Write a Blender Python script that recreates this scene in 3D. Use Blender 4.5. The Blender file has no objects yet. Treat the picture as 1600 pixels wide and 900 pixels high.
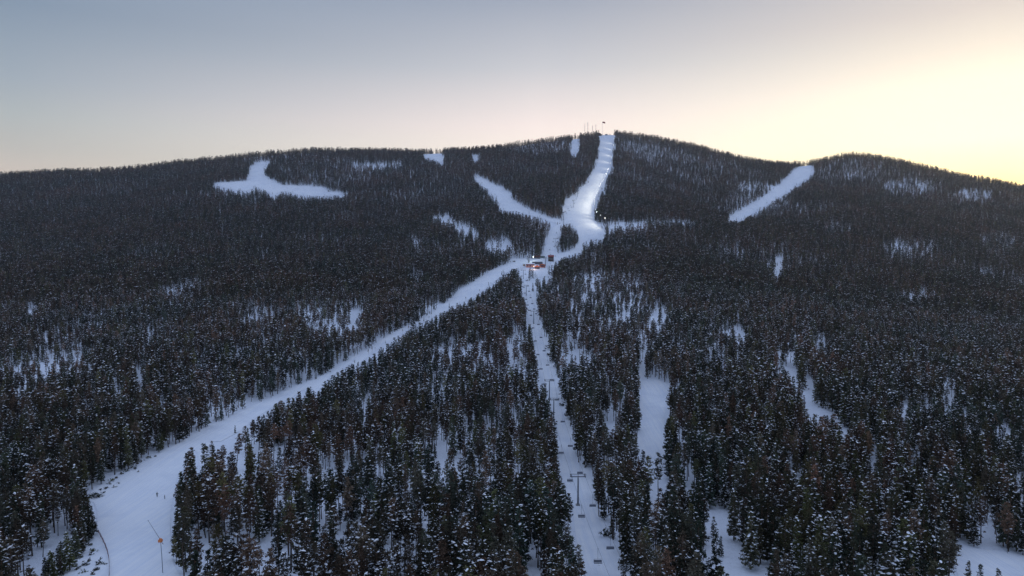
import bpy, bmesh, math, random
import numpy as np
from mathutils import Vector, Matrix
from mathutils.geometry import delaunay_2d_cdt

C=bpy.context.scene.collection
R=math.radians
# ------------------------------------------------------------------ camera
F=1067.0; PITCH=math.atan(50/F); CAMZ=100.0
cam_d=bpy.data.cameras.new('camera'); cam=bpy.data.objects.new('camera',cam_d); C.objects.link(cam)
cam.location=(0,0,CAMZ); cam.rotation_euler=(R(90)-PITCH,0,0)
cam_d.sensor_width=36; cam_d.lens=36*F/1600; cam_d.clip_start=1; cam_d.clip_end=20000
bpy.context.scene.camera=cam
vs=bpy.context.scene.view_settings
vs.view_transform='Standard'; vs.look='None'; vs.gamma=1; vs.exposure=0.0; vs.use_curve_mapping=False
# ------------------------------------------------------------------ sky
SUN_AZ=R(35.2); SUN_EL=R(3.0)
def lin(c):
    return [(v/255/12.92 if v<=10.3 else ((v/255+.055)/1.055)**2.4) for v in c]
w=bpy.data.worlds.new('World'); bpy.context.scene.world=w; w.use_nodes=True
nt=w.node_tree; N=nt.nodes; L=nt.links; N.clear()
def node(nt,t,**k):
    n=nt.nodes.new(t)
    for a,b in k.items(): setattr(n,a,b)
    return n
def mth(nt,op,a,b=None,c=None,clamp=False):
    n=node(nt,'ShaderNodeMath',operation=op,use_clamp=clamp)
    for i,v in enumerate((a,b,c)):
        if v is None: continue
        if isinstance(v,(int,float)): n.inputs[i].default_value=v
        else: nt.links.new(v,n.inputs[i])
    return n.outputs[0]
def mixc(nt,f,a,b):
    n=node(nt,'ShaderNodeMix',data_type='RGBA'); 
    for i,v in ((0,f),(6,a),(7,b)):
        if isinstance(v,(int,float)): n.inputs[i].default_value=v
        elif isinstance(v,(tuple,list)): n.inputs[i].default_value=tuple(v)[:3]+(1,)
        else: nt.links.new(v,n.inputs[i])
    return n.outputs[2]
def ramp(nt,fac,stops,interp='LINEAR'):
    n=node(nt,'ShaderNodeValToRGB'); e=n.color_ramp.elements; n.color_ramp.interpolation=interp
    while len(e)<len(stops): e.new(.5)
    for k,(p,c) in enumerate(stops): e[k].position=p; e[k].color=tuple(c)[:3]+(1,)
    nt.links.new(fac,n.inputs[0]); return n.outputs[0]
tc=node(nt,'ShaderNodeTexCoord'); sep=node(nt,'ShaderNodeSeparateXYZ')
L.new(tc.outputs['Generated'],sep.inputs[0])
zz=mth(nt,'MAXIMUM',sep.outputs[2],0.0)
az=mth(nt,'ARCTAN2',sep.outputs[0],sep.outputs[1])
d=mth(nt,'ABSOLUTE',mth(nt,'SUBTRACT',mth(nt,'FLOORED_MODULO',mth(nt,'ADD',mth(nt,'SUBTRACT',az,SUN_AZ),math.pi),2*math.pi),math.pi))
ZEN=(183,200,236)  # overhead sky out of view, brightened beyond dusk to fill snow and shadows
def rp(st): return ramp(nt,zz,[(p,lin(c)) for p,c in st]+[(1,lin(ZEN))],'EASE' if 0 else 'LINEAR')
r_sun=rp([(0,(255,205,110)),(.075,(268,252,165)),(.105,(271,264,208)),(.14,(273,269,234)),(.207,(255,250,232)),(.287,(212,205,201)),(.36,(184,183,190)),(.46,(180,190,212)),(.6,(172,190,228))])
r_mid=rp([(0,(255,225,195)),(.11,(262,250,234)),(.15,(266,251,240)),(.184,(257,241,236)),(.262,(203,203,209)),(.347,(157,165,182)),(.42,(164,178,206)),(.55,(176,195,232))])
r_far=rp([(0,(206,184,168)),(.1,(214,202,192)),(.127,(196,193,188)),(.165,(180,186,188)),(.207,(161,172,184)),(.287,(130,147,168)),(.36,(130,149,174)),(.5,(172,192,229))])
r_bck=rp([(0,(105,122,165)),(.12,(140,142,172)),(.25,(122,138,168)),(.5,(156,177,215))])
def sm(a,b):
    n=node(nt,'ShaderNodeMapRange',interpolation_type='LINEAR'); L.new(d,n.inputs[0])
    n.inputs[1].default_value=a; n.inputs[2].default_value=b; n.clamp=True; return n.outputs[0]
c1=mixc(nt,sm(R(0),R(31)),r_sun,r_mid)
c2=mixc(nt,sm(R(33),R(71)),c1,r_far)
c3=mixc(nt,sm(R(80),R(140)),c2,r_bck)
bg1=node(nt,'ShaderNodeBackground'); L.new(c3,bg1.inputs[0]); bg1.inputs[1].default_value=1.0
sky=node(nt,'ShaderNodeTexSky',sky_type='NISHITA',sun_disc=False,sun_elevation=SUN_EL,sun_rotation=SUN_AZ)
bg2=node(nt,'ShaderNodeBackground'); L.new(sky.outputs[0],bg2.inputs[0]); bg2.inputs[1].default_value=0.02
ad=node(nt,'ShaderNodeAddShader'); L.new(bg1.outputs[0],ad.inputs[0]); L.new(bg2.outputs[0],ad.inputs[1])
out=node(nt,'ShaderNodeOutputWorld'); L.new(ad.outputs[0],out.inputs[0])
# the sun has just gone down behind the ridge on the right
sd=bpy.data.lights.new('sun','SUN'); sd.energy=0.8; sd.angle=R(8); sd.color=(1,.78,.5)
so=bpy.data.objects.new('sun',sd); C.objects.link(so)
sv=Vector((math.sin(SUN_AZ)*math.cos(SUN_EL),math.cos(SUN_AZ)*math.cos(SUN_EL),math.sin(SUN_EL)))
so.rotation_euler=sv.to_track_quat('Z','Y').to_euler(); so.location=(900,1200,700)
# ------------------------------------------------------------------ lie of the land
cp_,sp_=math.cos(PITCH),math.sin(PITCH)
def unproj(px,py,t):
    px=np.asarray(px,float);py=np.asarray(py,float);t=np.asarray(t,float)
    u=(px-800)/F; v=(450-py)/F
    return np.stack([u*t, t*(cp_+v*sp_), CAMZ+t*(-sp_+v*cp_)],-1)
def proj(P):
    P=np.asarray(P,float); x,y,z=P[...,0],P[...,1],P[...,2]-CAMZ
    t=y*cp_-z*sp_; v=(y*sp_+z*cp_)/t; u=x/t
    return 800+F*u,450-F*v,t
CTRL=[ # px,py,t of bare ground
(0,900,175),(100,900,165),(250,900,163),(420,900,160),(600,900,158),(800,900,160),(950,900,165),(1100,900,165),(1300,900,168),(1450,900,172),(1600,900,178),
(0,770,240),(130,775,232),(245,778,232),(400,770,230),(600,770,228),(903,790,227),(1050,785,230),(1250,770,235),(1450,770,240),(1600,770,245),
(0,650,350),(290,700,282),(400,655,335),(600,660,325),(745,650,330),(866,655,330),(1025,660,310),(1200,650,325),(1400,650,345),(1600,650,360),
(0,540,560),(200,540,540),(400,560,470),(480,605,405),(560,562,450),(700,545,460),(830,508,515),(1000,540,450),(1200,545,480),(1400,545,540),(1600,545,570),
(0,430,850),(200,440,830),(400,450,780),(600,465,720),(660,505,560),(720,470,660),(790,423,850),(820,432,790),(900,470,650),(1020,475,640),(1150,470,700),(1300,460,800),(1450,450,880),(1600,450,920),
(0,350,1230),(200,350,1230),(400,360,1130),(600,375,1060),(720,385,980),(840,415,880),(870,400,930),(905,385,985),(960,378,1010),(1080,375,1060),(1200,385,1030),(1350,375,1120),(1500,370,1200),(1600,370,1230),
(905,345,1090),(875,347,1085),(830,336,1160),(790,329,1200),(770,290,1400),(742,275,1480),(690,330,1260),(600,310,1350),(540,300,1400),(420,300,1370),(340,288,1420),(400,262,1560),(200,300,1450),(0,300,1450),
(1000,343,1180),(1100,345,1230),(1160,345,1330),(1230,300,1520),(1265,262,1720),(1050,290,1480),(1120,310,1430),(1300,320,1350),(1450,315,1450),(1600,330,1430),
(905,300,1290),(930,290,1340),(940,260,1480),(945,235,1620),(850,280,1450),(860,245,1640),(990,250,1650),
(0,280,1600),(100,272,1610),(200,267,1620),(300,256,1640),(400,244,1660),(480,238,1680),(560,239,1690),(640,240,1710),(720,238,1740),(800,232,1770),(860,221,1790),(910,216,1810),(948,212,1830),(1000,217,1840),(1070,228,1850),(1130,243,1850),(1190,257,1850),(1250,260,1800),(1330,247,1720),(1400,255,1680),(1470,272,1640),(1540,286,1610),(1600,298,1590),
(-300,900,190),(1900,900,195),(-300,650,380),(1900,650,390),(-300,450,850),(1900,450,900),(-300,350,1250),(1900,370,1200),(-300,290,1560),(1900,330,1520),
]
def controls():
    A=np.array(CTRL,float); P=unproj(A[:,0],A[:,1],A[:,2])
    ridge=[(-300,290,1560),(0,280,1600),(200,267,1620),(400,244,1660),(560,239,1690),(720,238,1740),(860,221,1790),(948,212,1830),(1070,228,1850),(1190,257,1850),(1330,247,1720),(1470,272,1640),(1600,298,1590),(1900,330,1520)]
    ex=[]
    for px,py,t in ridge:
        z0=unproj(px,py,t)[2]
        for dt,dz in ((150,8),(450,70),(1100,220)):
            q=unproj(px,py,t+dt); ex.append([q[0],q[1],z0-dz])
    for x in (-900,-450,0,450,900):
        ex.append([x,-300,30.]); ex.append([x*.6,0,24.])
    for s in (-1,1):
        for y,z in ((200,25),(500,60),(900,120),(1500,180),(2200,120)): ex.append([s*2300,y,z])
    ex+=[[-1400,3200,-80],[0,3300,-80],[1400,3200,-80]]
    return np.vstack([P,np.array(ex)])
def phi(r2): return np.where(r2>0,0.5*r2*np.log(np.maximum(r2,1e-12)),0)
P=controls(); S=1000.
X=P[:,:2]/S; n=len(X)
K=phi(((X[:,None]-X[None])**2).sum(-1))+np.eye(n)*2e-5
Q=np.hstack([np.ones((n,1)),X]); M=np.zeros((n+3,n+3)); M[:n,:n]=K;M[:n,n:]=Q;M[n:,:n]=Q.T
W=np.linalg.solve(M,np.concatenate([P[:,2],np.zeros(3)]))
def tps(x,y):
    x=np.asarray(x,float).ravel()/S; y=np.asarray(y,float).ravel()/S; out=np.empty(len(x))
    for i in range(0,len(x),20000):
        a,b=x[i:i+20000],y[i:i+20000]
        r2=(a[:,None]-X[:,0])**2+(b[:,None]-X[:,1])**2
        out[i:i+20000]=phi(r2)@W[:n]+W[n]+W[n+1]*a+W[n+2]*b
    return out
def bumps(x,y):
    d=np.hypot(x,y); a=np.clip((d-350)/600,0,1)
    z=(np.sin(x/37+y/61)*np.cos(y/43-x/90)*.7+np.sin(x/97+1.3)*np.sin(y/120+x/200)*2.2+np.sin(x/21+y/29+2)*.25)
    wf=np.clip((d-620)/250,0,1)*np.clip((1480-d)/200,0,1)
    return z*(.25+a)+wf*(np.sin(x/52+1.1*np.sin(y/140)+.6)*np.cos(y/260+.4)*4.2+np.sin(x/31-y/170)*1.6)
def axis(segs):
    v=[segs[0][0]]
    for a,b,st in segs:
        while v[-1]<b-1e-6: v.append(min(b,v[-1]+st))
    return np.array(v)
GX=axis([(-2400,-900,20),(-900,-320,9),(-320,320,5),(320,900,9),(900,2400,20)])
GY=axis([(-300,100,16),(100,420,4),(420,900,6),(900,2000,10),(2000,3300,30)])
gx,gy=np.meshgrid(GX,GY)
GZ=(tps(gx,gy).reshape(gx.shape)+bumps(gx,gy))
def H(x,y):
    x=np.nan_to_num(np.asarray(x,float)); y=np.nan_to_num(np.asarray(y,float))
    x=np.clip(x,GX[0],GX[-1]-.01); y=np.clip(y,GY[0],GY[-1]-.01)
    i=np.searchsorted(GX,x,side='right')-1; j=np.searchsorted(GY,y,side='right')-1
    fx=(x-GX[i])/(GX[i+1]-GX[i]); fy=(y-GY[j])/(GY[j+1]-GY[j])
    return (GZ[j,i]*(1-fx)*(1-fy)+GZ[j,i+1]*fx*(1-fy)+GZ[j+1,i]*(1-fx)*fy+GZ[j+1,i+1]*fx*fy)
def cast(px,py):
    """ground point seen at pixel (first hit)"""
    px=np.atleast_1d(np.asarray(px,float)); py=np.atleast_1d(np.asarray(py,float))
    T=np.concatenate([np.arange(100,600,3),np.arange(600,2600,6)]); hit=np.full(len(px),np.nan)
    prev=None
    for k,t in enumerate(T):
        q=unproj(px,py,t); d=q[:,2]-H(q[:,0],q[:,1])
        if prev is not None:
            m=np.isnan(hit)&(d<=0)&(prev>0)
            hit[m]=T[k-1]+(t-T[k-1])*prev[m]/(prev[m]-d[m])
        prev=d
    q=unproj(px,py,hit); q[:,2]=H(q[:,0],q[:,1]); return q,hit
# ------------------------------------------------------------------ helpers
def tag(o,label=None,cat=None,group=None,kind=None):
    if label: o['label']=label
    if cat: o['category']=cat
    if group: o['group']=group
    if kind: o['kind']=kind
    return o
def empty(name,loc,rz=0,**k):
    o=bpy.data.objects.new(name,None); C.objects.link(o); o.location=loc; o.rotation_euler=(0,0,rz); o.empty_display_size=.5
    return tag(o,**k)
def link(name,me,parent=None):
    o=bpy.data.objects.new(name,me); C.objects.link(o)
    if parent is not None: o.parent=parent
    return o
def copy_tree(o,parent=None):
    c=o.copy(); C.objects.link(c)
    for key in ('label','group','category'):
        pass
    if parent is not None: c.parent=parent
    for ch in list(o.children): copy_tree(ch,c)
    return c
def mesh_np(name,V,Fc,mats,mi=None,smooth=False):
    me=bpy.data.meshes.new(name)
    V=np.asarray(V,np.float32)
    if isinstance(Fc,np.ndarray):
        nf,k=Fc.shape
        me.vertices.add(len(V)); me.vertices.foreach_set('co',V.ravel())
        me.loops.add(nf*k); me.loops.foreach_set('vertex_index',Fc.astype(np.int32).ravel())
        me.polygons.add(nf); me.polygons.foreach_set('loop_start',np.arange(0,nf*k,k,dtype=np.int32))
        me.polygons.foreach_set('loop_total',np.full(nf,k,np.int32))
    else: me.from_pydata([tuple(v) for v in V],[],[tuple(f) for f in Fc])
    for m in mats: me.materials.append(m)
    if mi is not None: me.polygons.foreach_set('material_index',np.asarray(mi,np.int32))
    me.polygons.foreach_set('use_smooth',np.full(len(me.polygons),smooth))
    me.update(calc_edges=True); me.validate(); return me
class MB:
    def __init__(s): s.v=[];s.f=[];s.m=[]
    def add(s,v,f,m=0):
        o=len(s.v); s.v+= [tuple(map(float,a)) for a in v]; s.f+=[tuple(i+o for i in a) for a in f]; s.m+=[m]*len(f); return s
    def box(s,c,size,m=0,rot=None,taper=1.0):
        x,y,z=[q/2 for q in size]; P=[]
        for k in (-1,1):
            for j,i in ((-1,-1),(-1,1),(1,1),(1,-1)):
                t=taper if k>0 else 1
                p=Vector((i*x*t,j*y*t,k*z)); 
                if rot is not None: p=rot@p
                P.append(p+Vector(c))
        return s.add(P,[(3,2,1,0),(4,5,6,7),(0,1,5,4),(1,2,6,5),(2,3,7,6),(3,0,4,7)],m)
    def tube(s,pts,r,n=8,m=0,cap=True):
        pts=[Vector(p) for p in pts]; rr=r if isinstance(r,(list,tuple)) else [r]*len(pts); V=[];Fa=[]
        for k,p in enumerate(pts):
            t=(pts[min(k+1,len(pts)-1)]-pts[max(k-1,0)]).normalized()
            a=t.cross(Vector((0,0,1))) 
            if a.length<1e-3: a=t.cross(Vector((0,1,0)))
            a.normalize(); b=t.cross(a).normalized()
            for i in range(n):
                an=2*math.pi*i/n; V.append(p+a*math.cos(an)*rr[k]+b*math.sin(an)*rr[k])
        for k in range(len(pts)-1):
            for i in range(n): Fa.append((k*n+i,k*n+(i+1)%n,(k+1)*n+(i+1)%n,(k+1)*n+i))
        if cap: Fa.append(tuple(reversed(range(n)))); Fa.append(tuple((len(pts)-1)*n+i for i in range(n)))
        return s.add(V,Fa,m)
    def build(s,name,mats,parent=None,bevel=0,smooth=False):
        me=mesh_np(name,s.v,s.f,mats if isinstance(mats,(list,tuple)) else [mats],s.m,smooth)
        o=link(name,me,parent)
        if bevel: b=o.modifiers.new('bevel','BEVEL'); b.width=bevel; b.segments=2; b.limit_method='ANGLE'
        return o
# ------------------------------------------------------------------ materials
def mat(name,fn):
    m=bpy.data.materials.new(name); m.use_nodes=True; t=m.node_tree; t.nodes.clear()
    o=node(t,'ShaderNodeOutputMaterial'); b=node(t,'ShaderNodeBsdfPrincipled'); t.links.new(b.outputs[0],o.inputs[0]); fn(t,b); return m
def noise(t,scale,detail=3,co=None,rough=.5):
    n=node(t,'ShaderNodeTexNoise'); n.inputs['Scale'].default_value=scale; n.inputs['Detail'].default_value=detail; n.inputs['Roughness'].default_value=rough
    if co is not None: t.links.new(co,n.inputs['Vector'])
    return n.outputs[0]
def plain(name,col,rough=.6,metal=0,var=.25,scale=3.,emit=None):
    def f(t,b):
        c=node(t,'ShaderNodeTexCoord').outputs['Object']; n=noise(t,scale,4,c)
        cc=mixc(t,n,tuple(v*(1-var) for v in col),tuple(min(1,v*(1+var)) for v in col))
        t.links.new(cc,b.inputs['Base Color']); b.inputs['Roughness'].default_value=rough; b.inputs['Metallic'].default_value=metal
        if emit: b.inputs['Emission Color'].default_value=tuple(emit[0])+(1,); b.inputs['Emission Strength'].default_value=emit[1]
    return mat(name,f)
def f_snow(kind):
    def f(t,b):
        g=node(t,'ShaderNodeNewGeometry').outputs['Position']
        big=noise(t,.02,4,g); fine=noise(t,.35,5,g,.6)
        mp=node(t,'ShaderNodeMapping'); t.links.new(g,mp.inputs[0]); mp.inputs['Rotation'].default_value=(0,0,R(25)); mp.inputs['Scale'].default_value=(.9,.03,.3)
        trk=noise(t,1.0,3,mp.outputs[0],.6)
        base=mixc(t,big,(.70,.76,.86),(.80,.84,.90))
        if kind=='run':
            cr=ramp(t,trk,[(.35,(0,0,0)),(.6,(1,1,1))]); base=mixc(t,cr,base,(.84,.87,.91)); base=mixc(t,mth(t,'MULTIPLY',ramp(t,noise(t,.055,5,g,.65),[(.48,(0,0,0)),(.66,(1,1,1))]),.5),base,(.62,.68,.78)); hs=mth(t,'ADD',mth(t,'MULTIPLY',trk,.5),mth(t,'MULTIPLY',fine,.25)); st=.5; di=.6
        else:
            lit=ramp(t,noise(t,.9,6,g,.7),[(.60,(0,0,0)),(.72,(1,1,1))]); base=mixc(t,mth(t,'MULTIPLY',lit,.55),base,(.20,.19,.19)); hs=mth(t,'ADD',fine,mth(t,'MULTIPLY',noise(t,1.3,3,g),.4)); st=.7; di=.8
        t.links.new(base,b.inputs['Base Color']); b.inputs['Roughness'].default_value=.75; b.inputs['Specular IOR Level'].default_value=.15
        bp=node(t,'ShaderNodeBump'); bp.inputs['Strength'].default_value=st; bp.inputs['Distance'].default_value=di; t.links.new(hs,bp.inputs['Height']); t.links.new(bp.outputs[0],b.inputs['Normal'])
    return f
M_ground=mat('forest_floor_snow',f_snow('ground')); M_run=mat('groomed_snow',f_snow('run'))
M_cap=plain('fresh_snow',(.84,.87,.92),.7,0,.05,2.)
def f_needle(warm,cool):
    def f(t,b):
        oi=node(t,'ShaderNodeObjectInfo'); 
        geo=node(t,'ShaderNodeNewGeometry')
        r=oi.outputs['Random']; patch=noise(t,.012,3,oi.outputs['Location'],.6)
        pr=ramp(t,patch,[(.40,(0,0,0)),(.62,(1,1,1))])
        rr=ramp(t,r,[(0,(0,0,0)),(.55,(.2,.2,.2)),(.9,(.9,.9,.9)),(1,(1,1,1))])
        k=mth(t,'MULTIPLY',mth(t,'ADD',pr,rr),.5)
        c=mixc(t,k,cool,warm)
        gr=ramp(t,mth(t,'FRACT',mth(t,'MULTIPLY',r,7.31)),[(.82,(0,0,0)),(.9,(1,1,1))])
        c=mixc(t,mth(t,'MULTIPLY',gr,.6),c,(.12,.125,.042))
        isl=geo.outputs['Random Per Island']
        hv=node(t,'ShaderNodeHueSaturation'); t.links.new(c,hv.inputs['Color']); r2=mth(t,'FRACT',mth(t,'MULTIPLY',r,23.7)); t.links.new(mth(t,'MULTIPLY',mth(t,'ADD',mth(t,'MULTIPLY',isl,1.0),.4),mth(t,'ADD',mth(t,'MULTIPLY',mth(t,'MULTIPLY',r2,r2),1.35),.45)),hv.inputs['Value'])
        t.links.new(hv.outputs[0],b.inputs['Base Color']); b.inputs['Roughness'].default_value=.85; b.inputs['Specular IOR Level'].default_value=.1
    return f
M_pine=mat('pine_needles',f_needle((.195,.108,.072),(.046,.072,.055)))
M_spruce=mat('spruce_needles',f_needle((.095,.080,.042),(.038,.062,.046)))
def f_bark(t,b):
    c=node(t,'ShaderNodeTexCoord').outputs['Object']; s=node(t,'ShaderNodeSeparateXYZ'); t.links.new(c,s.inputs[0])
    mr=node(t,'ShaderNodeMapRange'); t.links.new(s.outputs[2],mr.inputs[0]); mr.inputs[1].default_value=4; mr.inputs[2].default_value=9
    cc=mixc(t,mr.outputs[0],(.085,.068,.060),(.20,.11,.07))
    n=noise(t,4,4,c); cc=mixc(t,mth(t,'MULTIPLY',n,.6),cc,(.03,.027,.027))
    t.links.new(cc,b.inputs['Base Color']); b.inputs['Roughness'].default_value=.9
M_bark=mat('bark',f_bark)
M_steel=plain('galvanised_steel',(.22,.24,.28),.6,.1,.2,2)
M_dark=plain('dark_metal',(.09,.10,.12),.55,.2,.2,2)
M_cable=plain('steel_cable',(.16,.18,.22),.6,.2,.1,1)
M_conc=plain('concrete',(.3,.3,.3),.9)
M_seat=plain('chair_seat',(.17,.19,.23),.6)
# ------------------------------------------------------------------ ground
class A_: pass
me_V=np.stack([gx.ravel(),gy.ravel(),GZ.ravel()],-1)
nj,ni=gx.shape
idx=np.arange(nj*ni).reshape(nj,ni)
quads=np.stack([idx[:-1,:-1].ravel(),idx[:-1,1:].ravel(),idx[1:,1:].ravel(),idx[1:,:-1].ravel()],-1)
ground=link('snow_ground',mesh_np('snow_ground',me_V,quads,[M_ground],None,True))
tag(ground,'snow covered mountainside rising to a rounded ridge',None,None,'structure')
# visible ski runs, as outlines on the hillside
RUNS={
'main':[(60,960),(100,905),(118,880),(138,850),(152,835),(152,800),(147,786),(138,782),(140,772),(165,752),(190,742),(230,720),(262,702),(290,686),(330,664),(360,652),(400,632),(440,614),(470,600),(490,594),(510,582),(548,560),(580,541),(610,521),(650,503),(690,479),(715,456),(740,438),(765,424),(790,413),(801,404),(812,405),(828,404),(826,414),(812,421),(800,421),(788,428),(766,446),(744,462),(728,471),(706,481),(690,490),(662,504),(634,519),(612,532),(600,541),(588,547),(566,566),(556,573),(546,570),(528,583),(516,588),(503,606),(494,615),(486,606),(470,611),(455,622),(436,630),(418,642),(402,652),(375,674),(345,690),(330,690),(322,705),(320,745),(314,752),(309,708),(300,700),(292,712),(287,735),(278,742),(272,775),(266,800),(266,850),(272,885),(284,905),(300,960)],
'lift':[(812,421),(823,422),(829,440),(833,458),(838,475),(845,500),(850,520),(860,536),(864,560),(868,580),(872,600),(880,620),(886,640),(890,660),(895,680),(898,705),(903,722),(918,727),(923,745),(928,770),(934,795),(938,812),(948,822),(955,838),(962,852),(971,872),(978,900),(992,960),(925,960),(914,900),(905,865),(899,832),(896,800),(893,782),(884,768),(876,752),(874,735),(873,705),(871,675),(866,655),(861,635),(857,620),(850,600),(843,580),(838,557),(832,535),(827,510),(823,485),(817,465),(814,445)],
'upper':[(935,210),(962,210),(961,225),(958,250),(955,268),(950,275),(948,290),(941,297),(936,310),(931,325),(930,345),(939,352),(947,360),(944,374),(920,374),(911,381),(910,394),(895,399),(880,403),(868,412),(860,421),(855,432),(834,434),(831,421),(828,414),(828,405),(850,403),(866,406),(873,398),(893,391),(904,380),(903,362),(893,350),(877,350),(877,340),(879,325),(882,313),(898,304),(907,293),(918,285),(922,272),(928,262),(932,247),(936,225)],
'corridor':[(870,350),(878,349),(877,362),(872,375),(868,392),(873,398),(866,407),(851,404),(848,388),(852,372),(862,360)],
'west':[(740,273),(748,275),(770,286),(796,300),(803,312),(822,325),(840,333),(870,343),(878,346),(870,352),(862,347),(845,341),(825,336),(805,331),(788,330),(780,325),(774,310),(760,295),(745,284)],
'bowl':[(400,255),(413,252),(421,253),(416,262),(413,270),(418,277),(430,285),(445,289),(470,290),(505,292),(510,299),(530,300),(545,303),(520,306),(500,307),(470,306),(450,300),(438,300),(428,307),(418,300),(400,293),(385,299),(370,298),(352,294),(334,290),(338,286),(365,284),(385,283),(386,272),(392,260)],
'crest':[(660,242),(675,240),(693,238),(694,253),(690,256),(680,250),(664,246)],
'speck':[(738,243),(749,243),(749,249),(740,249)],
'chute':[(895,216),(905,216),(906,226),(903,240),(890,240),(892,226)],
'east':[(1250,259),(1263,257),(1272,263),(1270,270),(1262,280),(1245,290),(1235,300),(1225,303),(1215,310),(1195,323),(1175,334),(1160,345),(1140,346),(1136,341),(1150,332),(1180,315),(1200,302),(1215,290),(1235,270)],
'slot':[(1213,404),(1224,403),(1222,420),(1214,433),(1209,428)],
'glade':[(1000,569),(1008,567),(1010,592),(1030,595),(1040,599),(1047,605),(1042,625),(1038,650),(1037,680),(1041,703),(1036,712),(1028,704),(1021,716),(1015,710),(1006,716),(998,706),(993,690),(1000,660),(998,640),(1003,620),(999,600)],
'corner':[(1487,857),(1510,856),(1550,860),(1600,868),(1680,872),(1680,960),(1500,960),(1499,905),(1489,876)],
}
def inpoly(px,py,poly):
    px=np.asarray(px);py=np.asarray(py); ins=np.zeros(px.shape,bool); n=len(poly)
    for i in range(n):
        x1,y1=poly[i];x2,y2=poly[(i+1)%n]
        if y1==y2: continue
        c=((y1>py)!=(y2>py))&(px<(x2-x1)*(py-y1)/(y2-y1)+x1); ins^=c
    return ins
RUNLBL={'main':'broad groomed ski run sweeping from the lower left up to the lift station','lift':'straight snowy lane cut for the lower chairlift','upper':'floodlit ski run climbing to the summit','west':'narrow ski run joining the floodlit slope from the left','bowl':'open snowfield high on the left hillside','east':'snowy run on the saddle to the right','glade':'long snow clearing in the forest right of the lift lane','corner':'snow clearing in the bottom right corner'}
def build_run(key,poly):
    pts=[]
    for i in range(len(poly)):
        a=np.array(poly[i],float);b=np.array(poly[(i+1)%len(poly)],float); n=max(1,int(np.hypot(*(b-a))/6))
        for k in range(n): pts.append(a+(b-a)*k/n)
    pts=np.array(pts); q,t=cast(pts[:,0],pts[:,1]); ok=~np.isnan(t); q=q[ok]
    if len(q)<4: return
    xy=q[:,:2]; lo,hi=xy.min(0),xy.max(0); yy=lo[1]; inner=[]
    ws=xy
    while yy<hi[1]:
        st=4 if yy<500 else (7 if yy<900 else 12)
        xs=np.arange(lo[0]+ (int(yy*7)%10)/10*st,hi[0],st); inner.append(np.stack([xs,np.full(len(xs),yy)],-1)); yy+=st
    inner=np.concatenate(inner); m=inpoly(inner[:,0],inner[:,1],[tuple(p) for p in xy]); inner=inner[m]
    allp=np.concatenate([xy,inner]); n=len(xy)
    res=delaunay_2d_cdt([Vector(p) for p in allp],[(i,(i+1)%n) for i in range(n)],[],1,1e-4)
    v=np.array([tuple(p) for p in res[0]]); 
    fs=[f for f in res[2]]
    # keep triangles inside outline
    cen=np.array([v[list(f)].mean(0) for f in fs]); k=inpoly(cen[:,0],cen[:,1],[tuple(p) for p in xy]); fs=[f for f,a in zip(fs,k) if a]
    dd=np.hypot(v[:,0],v[:,1]); z=H(v[:,0],v[:,1])+.12+np.clip(dd-300,0,2000)*.00045
    o=link('ski_run',mesh_np('ski_run',np.column_stack([v,z]),fs,[M_run],None,True)); tag(o,RUNLBL.get(key,'small snow clearing high on the forested hillside'),None,None,'structure')
for k,p in RUNS.items(): build_run(k,p)
# ------------------------------------------------------------------ trees
def unit(a): return a/np.maximum(np.linalg.norm(a,axis=-1,keepdims=True),1e-9)
def cards(rg,Cn,k,rad,Lq,Wq,flat=.75,droop=0.):
    """needle tufts: k elongated leaf quads radiating round each clump centre"""
    n=len(Cn); d=unit(rg.normal(size=(n,k,3))*np.array([1,1,flat])+np.array([0,0,-droop])); off=d*(rad[:,None,None]*rg.uniform(.15,1,(n,k,1)))
    ax=unit(d+rg.normal(size=(n,k,3))*.5); sd=unit(np.cross(ax,rg.normal(size=(n,k,3))))
    Ls=(Lq*rg.uniform(.6,1.25,(n,k,1))); Ws=(Wq*rg.uniform(.6,1.3,(n,k,1)))
    c=Cn[:,None]+off
    V=np.stack([c-ax*Ls*.5-sd*Ws*.35,c-ax*Ls*.5+sd*Ws*.35,c+ax*Ls*.5+sd*Ws*.5,c+ax*Ls*.5-sd*Ws*.5],2).reshape(-1,3)
    return V,np.arange(len(V)).reshape(-1,4)
def lumps(rg,Cn,rad,n=6):
    """clods of snow lying on the branches (ring + top + bottom, as quads)"""
    V=[];Fa=[]
    for c,r in zip(Cn,rad):
        o=len(V)*1
        ex=rg.uniform(.9,2.3); an=math.atan2(c[1],c[0])+rg.normal()*.6; ca,sa=math.cos(an),math.sin(an); tl=rg.uniform(-.35,.35)
        ring=[]
        for i in range(n):
            a=6.283*i/n; q=r*rg.uniform(.75,1.15); x=math.cos(a)*q*ex; y=math.sin(a)*q
            V.append((c[0]+x*ca-y*sa,c[1]+x*sa+y*ca,c[2]+x*tl))
        V.append((c[0],c[1],c[2]+r*rg.uniform(.45,.7))); V.append((c[0],c[1],c[2]-r*.25))
        for i in range(0,n,2):
            a,b,e=o+i,o+(i+1)%n,o+(i+2)%n
            Fa.append((a,b,e,o+n)); Fa.append((e,b,a,o+n+1))
    return np.array(V).reshape(-1,3),np.array(Fa,int).reshape(-1,4)
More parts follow.
